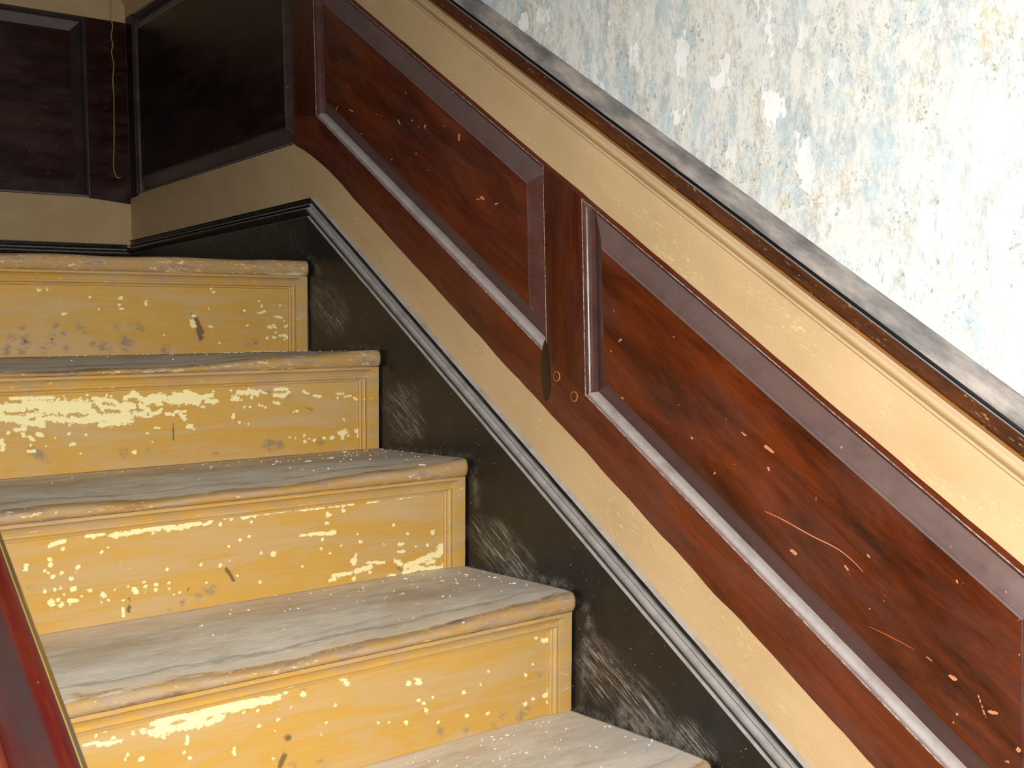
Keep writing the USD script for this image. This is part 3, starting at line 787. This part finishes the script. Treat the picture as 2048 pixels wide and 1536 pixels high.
def framed_panel(parent, poly, to3, mat, bevel_mat, mould, nicks=None, seed=0.0, n=60, label=None):
    """raised and fielded panel in a frame whose inner edge carries a small moulding, all mitred; poly is the opening, to3(points, depth) places it."""
    inner = inset(poly, BEVEL[-1][0])
    U, V = np.meshgrid(np.linspace(0, 1, 300 if nicks else 40), np.linspace(0, 1, 130 if nicks else 20))
    nv, nu = U.shape
    U, V = U.ravel()[:, None], V.ravel()[:, None]
    g2 = (inner[0] * (1 - U) + inner[1] * U) * (1 - V) + (inner[3] * (1 - U) + inner[2] * U) * V
    v = to3(g2, np.full(len(g2), FR + BEVEL[-1][1]))
    i, j = np.meshgrid(np.arange(nv - 1), np.arange(nu - 1), indexing='ij')
    a = i * nu + j
    q = np.stack([a, a + 1, a + nu + 1, a + nu], -1).reshape(-1, 4)
    nk = capsules(proj(v), nicks or [])
    t = v[q[0]]
    nn = np.cross(t[1] - t[0], t[2] - t[0])
    if nn @ (to3(g2[:1], np.array([0.5]))[0] - to3(g2[:1], np.array([0.0]))[0]) < 0:
        q = q[:, ::-1]
    p = put(parent, 'panel', (v, q), mat, False, dict(nick=nk), open=True, label=label)
    for name, prof, m_, tail in (('panel_bevel', BEVEL, bevel_mat, [(BEVEL[-1][0], -0.0195), (BEVEL[0][0], -0.0195)]), ('panel_moulding', STICK, mould, [(0.0080, -0.0185), (0.0, -0.0185)]), ('worn_edge', EDGE_, WORN if nicks else WORN_DARK, [])):
        loops = [(inset(poly, u), FR + h) for u, h in prof + tail]
        for e in range(len(poly)):
            A = np.array([to3(l[e][None], np.array([d]))[0] for l, d in loops])
            B = np.array([to3(l[(e + 1) % len(poly)][None], np.array([d]))[0] for l, d in loops])
            v, f = loft([A + (B - A) * t for t in np.linspace(0, 1, n)])
            put(p if name == 'panel_bevel' else parent, name, (wobble(v, 0.0004, 45, seed + e), f), m_, 32)
    return p


on_right = lambda p, d: np.stack([-np.asarray(d), p[:, 0], p[:, 1]], 1)
on_back = lambda p, d: np.stack([p[:, 0], YB - np.asarray(d) + FR, p[:, 1]], 1)

# raking lines on the frame face
oS, oCl, oPb = oz(0.1241, FR), oz(0.2008, FR), oz(0.2775, FR)
oPt, oCu, oTop = oz(0.5377, FR), oz(0.5454, FR), oz(0.6190, FR)
yA0, yA1, yB0, yB1 = yy(-0.0304, FR), yy(-0.6565, FR), yy(-0.7330, FR), yy(-1.3640, FR)
yL0, yL1 = yy(0.0515, FR), yy(0.8480, FR)
zS, zCl, zPt, zCu = zz(0.1134, FR), zz(0.2194, FR), zz(0.640, FR), zz(0.646, FR)
R = lambda y, o: (y, o + S * y)

WA = xform('stair_wainscot', 'mahogany wainscot raking down beside the stairs, with cream painted bands above and below', 'wainscot')
e = 0.0004
# lower cream band and its hand-cut paint edge
edge = wavy(YEND, R(YEND, oCl)[1], -0.13, R(-0.13, oCl)[1], 160, 0.006, 3.0) + [(yy(a, FR), zz(b, FR)) for a, b in ((-0.115, 0.1238), (-0.095, 0.1372), (-0.07, 0.1538), (-0.04, 0.1718), (-0.01, 0.1882), (0.02, 0.2030), (0.038, 0.2108))] + [(yL0 - e, zCl - 0.0035)]
yS = (zS - oS) / S
low = [R(YEND, oS - 0.02), (yS - 0.0, oS - 0.02 + S * yS), (yL0 - e, zS - 0.02)]
board(WA, 'painted_band', low + edge[::-1], -0.03, FR, CREAM, label='lower cream painted band above the black skirting')
# bottom rail, top rail, stiles
up = [R(yL0 - 0.0, oPb), R(YEND, oPb)]
YM = -1.72
rail = edge + [(yL0 - e, zCl + 0.05), R(yA0 + e, oPb + 0.0), R(YEND, oPb)]
board(WA, 'bottom_rail', rail, -0.03, FR, MAH_RAIL)
cu_edge = wavy(YEND, R(YEND, oCu)[1], yA0, R(yA0, oCu)[1], 200, 0.0022, 9.0)
board(WA, 'top_rail', [R(YEND, oPt)] + [R(yA0, oPt)] + cu_edge[::-1], -0.03, FR, MAH_RAIL)
board(WA, 'painted_band', cu_edge + [(yL0 - e, zCu), (yL0 - e, oTop + S * 0.0515), R(yA0, oTop), R(YEND, oTop)], -0.03, FR, CREAM, label='upper cream painted band below the dado rail')
st = [(yA0, yL0 - e, R(yA0, oPb)[1] + e, zCl + 0.05, R(yA0, oCu)[1], zCu)]
board(WA, 'stile', [(yA0, R(yA0, oPb)[1] + e), (yL0 - e, zCl + 0.05 + e), (yL0 - e, zCu), (yA0, R(yA0, oCu)[1] - e)], -0.03, FR, MAH_V)
yC0 = yy(-1.4420, FR)
for a, b in ((yB0, yA1), (yC0, yB1)):
    board(WA, 'stile', [R(a, oPb + e), R(b, oPb + e), R(b, oPt - e), R(a, oPt - e)], -0.03, FR, MAH_V)
NICK_A = [(918, 269, 918, 280, 2), (797, 241, 800, 248, 1.6), (850, 251, 850, 257, 1.4), (811, 185, 1.6), (824, 241, 1.6), (963, 395, 966, 397, 3), (953, 399, 961, 397, 1.2), (991, 408, 995, 407, 1.6), (888, 252, 1.4), (837, 254, 1.2), (832, 307, 1.4), (784, 319, 1.6), (753, 229, 1.4), (695, 174, 1.4), (700, 220, 706, 223, 1.2), (856, 340, 1.4), (762, 231, 1.1), (676, 213, 672, 219, 1), (722, 268, 1.4), (715, 275, 1.2)]
NICK_B = [(1532, 893, 1545, 904, 3), (1484, 865, 1492, 871, 1.6), (1347, 674, 2.2), (1242, 679, 1238, 682, 1.8), (1228, 622, 1.2), (1222, 702, 1.8), (1358, 630, 1.4), (1244, 797, 3, ), (1383, 875, 1384, 878, 1.8), (1536, 935, 1538, 940, 2.2), (1469, 928, 1.6), (1430, 945, 1428, 948, 1.4), (1583, 1101, 1592, 1108, 3), (1690, 1132, 1696, 1140, 2), (1700, 1148, 1.6), (1735, 1110, 1739, 1114, 1.8), (1900, 1352, 1911, 1359, 3.2), (1853, 1314, 1864, 1321, 1.6), (1735, 1296, 1743, 1304, 2.4), (1966, 1380, 1.8), (1978, 1423, 1994, 1427, 3), (1956, 1390, 1972, 1436, 1.3), (1914, 1429, 3), (2012, 1522, 2018, 1524, 2.2), (1907, 1445, 2), (1740, 1218, 1.6), (1768, 1202, 1.8), (1913, 1160, 1915, 1166, 1.6), (1927, 1167, 2), (1770, 1190, 1.4), (1440, 1033, 1, ), (1632, 994, 1631, 1003, 1.1), (2037, 1240, 2.2), (2038, 1310, 2.2), (2037, 1362, 1.8), (2037, 1500, 5), (1558, 748, 1.4), (1452, 838, 1.3), (1357, 810, 1.6)]
pA = [R(yA1, oPb), R(yA0, oPb), R(yA0, oPt), R(yA1, oPt)]
pB = [R(yB1, oPb), R(yB0, oPb), R(yB0, oPt), R(yB1, oPt)]
pC = [R(YEND, oPb), R(yC0, oPb), R(yC0, oPt), R(YEND, oPt)]
framed_panel(WA, pA, on_right, MAH, BEV, MOULD, NICK_A, 1.0, label='upper raking panel, darker red-brown')
PB = framed_panel(WA, pB, on_right, MAH, BEV, MOULD, NICK_B, 6.0, label='lower raking panel with long pale scratches')
framed_panel(WA, pC, on_right, MAH, BEV, MOULD, None, 11.0)


def tube(points, radius, sides=6):
    p = np.asarray(points, float)
    t = np.gradient(p, axis=0)
    t /= np.linalg.norm(t, axis=1, keepdims=True)
    up_ = np.array([1.0, 0.2, 0.1])
    a = np.cross(t, up_)
    a /= np.linalg.norm(a, axis=1, keepdims=True)
    b_ = np.cross(t, a)
    ang = np.linspace(0, 2 * np.pi, sides, endpoint=False)
    r_ = np.full(len(p), radius) if np.ndim(radius) == 0 else np.asarray(radius)
    rings = p[:, None] + r_[:, None, None] * (a[:, None] * np.cos(ang)[None, :, None] + b_[:, None] * np.sin(ang)[None, :, None])
    return loft(rings)


def smooth_line(pts, n):
    from scipy.interpolate import CubicSpline
    pts = np.asarray(pts, float)
    s_ = np.r_[0, np.cumsum(np.linalg.norm(np.diff(pts, axis=0), axis=1))]
    return CubicSpline(s_, pts)(np.linspace(0, s_[-1], n))


for pts, mat, rad in (([(1530, 1023), (1590, 1053), (1634, 1077), (1672, 1096), (1698, 1115), (1726, 1144)], SCRATCH, 0.0007), ([(1738, 1253), (1780, 1273), (1830, 1300)], SCRATCH2, 0.0006)):
    p3 = smooth_line([on_plane(x, y, 0, -FR) for x, y in pts], 60)
    put(PB, 'scratch', tube(p3, rad * np.sin(np.linspace(0.25, np.pi - 0.15, 60)) ** 0.5), mat, True, label='long pale scratch in the varnish')
for x, y in ((1113.5, 752.5), (1148.5, 793)):
    ctr = on_plane(x, y, 0, -FR)
    disc = trimesh.creation.cylinder(0.0062, 0.006, sections=28)
    disc.apply_transform(trimesh.transformations.rotation_matrix(math.pi / 2, (0, 1, 0)))
    disc.apply_translation(ctr + [0.0024, 0, 0])
    pg = put(WA, 'peg', disc, PEG, 30)
    ring = trimesh.creation.torus(0.0064, 0.0006, major_sections=36, minor_sections=6)
    ring.apply_transform(trimesh.transformations.rotation_matrix(math.pi / 2, (0, 1, 0)))
    ring.apply_translation(ctr + [-0.0001, 0, 0])
    put(pg, 'peg_rim', ring, RIM, True)
run = trimesh.creation.icosphere(3, 1.0)
vr = run.vertices.copy()
vr = vr * [0.0009, 0.0112, 0.0425]
vr[:, 1] *= 1 - 0.16 * np.clip(vr[:, 2] / 0.0425, -1, 1)
put(WA, 'varnish_run', (vr + on_plane(1092, 741, 0, -FR), run.faces), RUN, True, label='dark oval varnish run on the bottom rail')

# landing part of the same wall
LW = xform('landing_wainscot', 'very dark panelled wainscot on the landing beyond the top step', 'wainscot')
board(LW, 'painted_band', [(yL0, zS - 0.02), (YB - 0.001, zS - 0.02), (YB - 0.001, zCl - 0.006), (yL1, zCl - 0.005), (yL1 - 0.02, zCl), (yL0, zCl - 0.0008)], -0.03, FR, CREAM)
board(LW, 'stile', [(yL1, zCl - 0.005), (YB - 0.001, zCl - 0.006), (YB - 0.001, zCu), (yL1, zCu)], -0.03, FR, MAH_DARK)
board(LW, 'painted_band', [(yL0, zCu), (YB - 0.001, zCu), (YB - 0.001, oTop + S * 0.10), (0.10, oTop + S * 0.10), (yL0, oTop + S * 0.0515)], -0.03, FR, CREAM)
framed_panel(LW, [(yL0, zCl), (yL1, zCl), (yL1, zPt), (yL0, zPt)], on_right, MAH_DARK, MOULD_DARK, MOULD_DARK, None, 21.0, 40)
# back wall
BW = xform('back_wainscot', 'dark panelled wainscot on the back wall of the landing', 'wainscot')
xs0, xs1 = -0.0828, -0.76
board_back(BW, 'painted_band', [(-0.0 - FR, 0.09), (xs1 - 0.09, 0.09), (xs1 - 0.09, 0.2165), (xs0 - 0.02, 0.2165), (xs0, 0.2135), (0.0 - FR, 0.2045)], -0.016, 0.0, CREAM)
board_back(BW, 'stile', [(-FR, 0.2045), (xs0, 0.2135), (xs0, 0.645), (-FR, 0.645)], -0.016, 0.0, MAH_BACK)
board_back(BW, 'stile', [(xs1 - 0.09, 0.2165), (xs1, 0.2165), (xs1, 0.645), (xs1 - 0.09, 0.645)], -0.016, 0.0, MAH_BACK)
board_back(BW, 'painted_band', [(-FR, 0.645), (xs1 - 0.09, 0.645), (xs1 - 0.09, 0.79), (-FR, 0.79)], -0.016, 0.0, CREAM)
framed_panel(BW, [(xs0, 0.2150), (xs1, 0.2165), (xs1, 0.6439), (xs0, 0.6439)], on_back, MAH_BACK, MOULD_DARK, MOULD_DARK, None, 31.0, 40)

# ------------------------------------------------------------------ dado rail
DR = xform('dado_rail', 'chipped brown dado rail with dusty grey sloping top, raking under the plaster', 'dado rail')
A = lambda d, o: (d, oz(o, d))
bead = [A(FR, 0.6195), A(FR + 0.0022, 0.6200), A(FR + 0.0024, 0.6235), A(FR + 0.0004, 0.6246), A(FR + 0.0040, 0.6258), A(FR + 0.0082, 0.6282), A(FR + 0.0096, 0.6315), A(FR + 0.0088, 0.6350), A(FR + 0.0058, 0.6385), A(FR + 0.0040, 0.6415)]
fil = [A(FR + 0.0040, 0.6417), A(FR + 0.0068, 0.6424), A(FR + 0.0076, 0.6448), A(FR + 0.0056, 0.6458)]
brown = [A(FR + 0.0052, 0.6460), A(FR + 0.0070, 0.6480), A(FR + 0.0104, 0.6530), A(FR + 0.0142, 0.6590), A(FR + 0.0168, 0.6635), A(FR + 0.0178, 0.6648)]
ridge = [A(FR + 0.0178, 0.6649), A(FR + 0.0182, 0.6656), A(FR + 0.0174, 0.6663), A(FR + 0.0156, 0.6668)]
groove = [A(FR + 0.0154, 0.6669), A(FR + 0.0120, 0.6678), A(FR + 0.0110, 0.6710)]
capp = [A(FR + 0.0070, 0.6711), A(FR + 0.0114, 0.6714), A(FR + 0.0120, 0.6745), A(FR + 0.0112, 0.6800), A(FR + 0.0082, 0.6870), A(FR + 0.0040, 0.6945), A(FR + 0.0004, 0.7010), A(PLASTER - 0.002, 0.7030)]
YM2 = 0.10
for nm, prof, mat, lab in (('painted_bead', bead, CREAM, 'cream painted bead along its lower edge'), ('rail_moulding', brown, RAIL_TOP, 'chipped brown varnished moulding'), ('rail_fillet', fil, FILLET, 'bare ochre fillet'), ('rail_ridge', ridge, RIDGE, 'worn ridge with a painted pale highlight'), ('rail_groove', groove, GROOVE, None), ('rail_cap', capp, CAP, 'dusty grey sloping top')):
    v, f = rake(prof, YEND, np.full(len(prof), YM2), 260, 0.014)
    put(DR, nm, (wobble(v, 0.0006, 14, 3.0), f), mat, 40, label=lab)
    v, f = level([(d, o + S * YM2) for d, o in prof], YM2, YB - 0.001, 30, 0.014)
    put(DR, nm, (v, f), mat, 40)

# ------------------------------------------------------------------ banister
BN = xform('banister', 'dark red varnished banister rail sloping down close to the lens', 'banister')
XH = -0.8725
OH = CO - 3.27324 * (-0.870 - C[0]) + 0.0095
HP = [(-0.010, -0.042), (0.0010, -0.037), (0.0032, -0.030), (0.0030, -0.020), (0.0014, -0.0105), (-0.0022, -0.0040), (-0.0027, -0.0030), (-0.0031, -0.0023), (-0.0036, -0.0016), (-0.0048, -0.0004), (-0.0080, 0.0006), (-0.0108, -0.0006), (-0.0130, -0.0020), (-0.0180, -0.0024), (-0.0240, -0.0022), (-0.0258, -0.0030), (-0.0270, -0.0040), (-0.0284, -0.0024), (-0.0305, 0.0026), (-0.0345, 0.0070), (-0.0400, 0.0100), (-0.0460, 0.0110)]
full = HP + [(-0.092 - x, z) for x, z in HP[::-1][1:]]
fp = np.array(full)
rings = [np.stack([XH + fp[:, 0], np.full(len(fp), y), OH + fp[:, 1] + S * y], 1) for y in np.linspace(-1.86 + 0.02, 0.02, 160)]
v, f = loft(rings)
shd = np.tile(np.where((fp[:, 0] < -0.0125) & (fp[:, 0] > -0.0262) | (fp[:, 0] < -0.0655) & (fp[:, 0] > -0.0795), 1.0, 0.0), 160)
put(BN, 'handrail', (wobble(v, 0.0004, 25, 4.0), f), HANDRAIL, True, dict(shoulder=np.r_[shd, 0, 0], crown=np.r_[np.tile(np.where((fp[:, 0] < -0.0295) & (fp[:, 0] > -0.0625), 1.0, 0.0), 160), 0, 0], lip_highlight=np.r_[np.tile(np.where(np.abs(fp[:, 0] + 0.0031) < 0.0002, 1.0, 0.0), 160), 0, 0]))
lathe = [(0.011, 0.0), (0.013, 0.02), (0.013, 0.10), (0.009, 0.115), (0.015, 0.14), (0.017, 0.20), (0.012, 0.32), (0.009, 0.45), (0.014, 0.47), (0.010, 0.50), (0.010, 0.56), (0.013, 0.60), (0.013, 0.80)]
for k in range(0, -6, -1):
    for q in (0.07, 0.19):
        yb_ = k * T + q
        if yb_ > -0.02:
            continue
        zb = k * H + 0.0004
        zt = OH - 0.030 + S * yb_
        prof = np.array(lathe)
        prof[:, 1] *= (zt - zb) / 0.80
        m = trimesh.creation.revolve(np.vstack([[0, prof[0, 1]], prof, [0, prof[-1, 1]]]), sections=14)
        m.apply_translation((XH - 0.046, yb_, zb))
        put(BN, 'baluster', m, HANDRAIL, 40)
put(BN, 'newel_post', box((XH - 0.092, 0.003, 0.0005), (XH - 0.008, 0.088, 0.98)), HANDRAIL, False)

# ------------------------------------------------------------------ small things
TH = [(222, -40), (222, 0), (222.7, 39), (225, 52), (222.7, 77), (225.8, 89), (223.4, 101), (226.6, 122), (226.6, 144), (225.8, 156), (227.3, 188), (228, 234), (228, 290), (227, 330), (229, 345), (233, 353), (237, 356), (241, 354)]
p3 = smooth_line([on_plane(x, y, 1, YB - 0.0035) for x, y in TH], 160)
v, f = tube(p3, 0.0014)
put('/World', 'hanging_thread', (v, f), THREAD, True, label='pale yellow thread hanging down the corner stile of the back wall', cat='thread')
v, f = tube([on_plane(638, 689.5, 1, -T * 1 + T + 0.0), on_plane(638.3, 684, 1, 0.0), on_plane(638, 676, 1, 0.0)], [0.0016, 0.0016, 0.0010])
put('/World', 'wood_sliver', (v, f), SLIVER, True, label='thin ochre wood sliver standing against the black skirting by the top riser', cat='wood sliver')

FL = {-1: [(691, 705.5, 13), (675, 704, 6), (283.6, 713, 6), (390, 709, 6), (452, 706.5, 7), (472, 709, 5), (513.6, 704.5, 12), (567, 703, 6), (610, 703, 8)],
      -2: [(845, 924, 17), (690, 905.7, 10), (616, 925, 12), (659, 918.5, 9), (765, 900, 5), (777, 898, 6)],
      -3: [(1030, 1168, 10), (934, 1152, 7), (924.5, 1230, 9), (812, 1159.5, 9), (932, 1151, 6), (990, 1157, 9)],
      -4: [(984, 1475, 9), (1002, 1480, 5), (1014, 1473, 8), (990, 1500, 5), (1053, 1508, 5)]}
WORDS = {-1: 'tread just below the top riser', -2: 'second tread down', -3: 'third tread down', -4: 'lowest tread in view'}
BIG = {-1: 'white paint flake at the wall end of the tread just below the top riser', -2: 'biggest white paint flake, on the second tread down near the wall', -3: 'biggest white paint flake on the third tread down, near its wall side', -4: 'long white paint flake nearest the riser on the lowest tread in view'}


def flake(sx, sy, rng):
    n = 8
    ang = np.sort(rng.uniform(0, 2 * np.pi, n))
    rr = rng.uniform(0.7, 1.1, n)
    xy = np.stack([np.cos(ang) * rr * sx, np.sin(ang) * rr * sy], 1)
    curl = 0.25 * sx * (xy[:, 0] / sx) ** 2 * 0.5
    lo = np.c_[xy, curl]
    hi = np.c_[xy * 0.94, curl + 0.0011]
    return loft([lo, hi])


ORD = ['nearest the wall', 'second from the wall', 'third from the wall', 'fourth from the wall', 'fifth from the wall', 'sixth from the wall', 'seventh from the wall', 'eighth from the wall', 'farthest from the wall']
for k, items in FL.items():
    rest = sorted(items[1:], key=lambda q: -on_plane(q[0], q[1], 2, k * H)[0] if k < -1 else -q[0])
    for i, (x, y, w) in enumerate(items):
        p = on_plane(x, y, 2, k * H - 0.0008) if k < -1 else on_plane(x, y, 1, -0.004 - 0.002 * (i % 4))
        p[1] = min(p[1], (k + 1) * T + 0.006)
        p[2] = tread_z(k, p[0], p[1]) + 0.0002
        depth = (p - C) @ CF
        sx = 0.5 * w * depth / F_PX
        v, f = flake(sx * 1.15, sx * (1.0 if k < -1 else 1.6), RNG)
        path = name_in('/World', 'paint_flake')
        x_ = UsdGeom.Mesh(usdkit.mesh(stage, path, (v, f), FLAKE, smooth=False))
        x_.AddTranslateOp().Set(Gf.Vec3d(*map(float, p + [0, 0, 0.0002])))
        x_.AddRotateZOp().Set(float(RNG.uniform(-30, 30)))
        if i == 0:
            tag(x_.GetPrim(), BIG[k], 'paint flake', f'paint flakes on the {WORDS[k]}')
        else:
            tag(x_.GetPrim(), f'small white flake on the {WORDS[k]}, {ORD[rest.index(items[i])]}', 'paint flake', f'paint flakes on the {WORDS[k]}')
vs, fs, n0 = [], [], 0
for k in (-1, -2, -3, -4):
    for _ in range(70):
        x = -abs(RNG.normal(0, 0.22)) - 0.006
        if x < -0.8:
            continue
        y = k * T + 0.03 + (T - 0.015) * RNG.beta(2.2, 1.2)
        r0 = RNG.uniform(0.0004, 0.0013)
        v, f = flake(r0 * RNG.uniform(1, 1.8), r0, RNG)
        a = RNG.uniform(0, 6.28)
        v = v @ np.array([[math.cos(a), math.sin(a), 0], [-math.sin(a), math.cos(a), 0], [0, 0, 1]])
        vs.append(v + [x, y, tread_z(k, x, y) + 0.0002])
        fs.append(f + n0)
        n0 += len(v)
put('/World', 'paint_crumbs', (np.vstack(vs), np.vstack(fs)), FLAKE, False, kind='stuff', label='tiny white paint crumbs scattered over the treads, thickest along the wall', cat='paint crumbs', open=True)
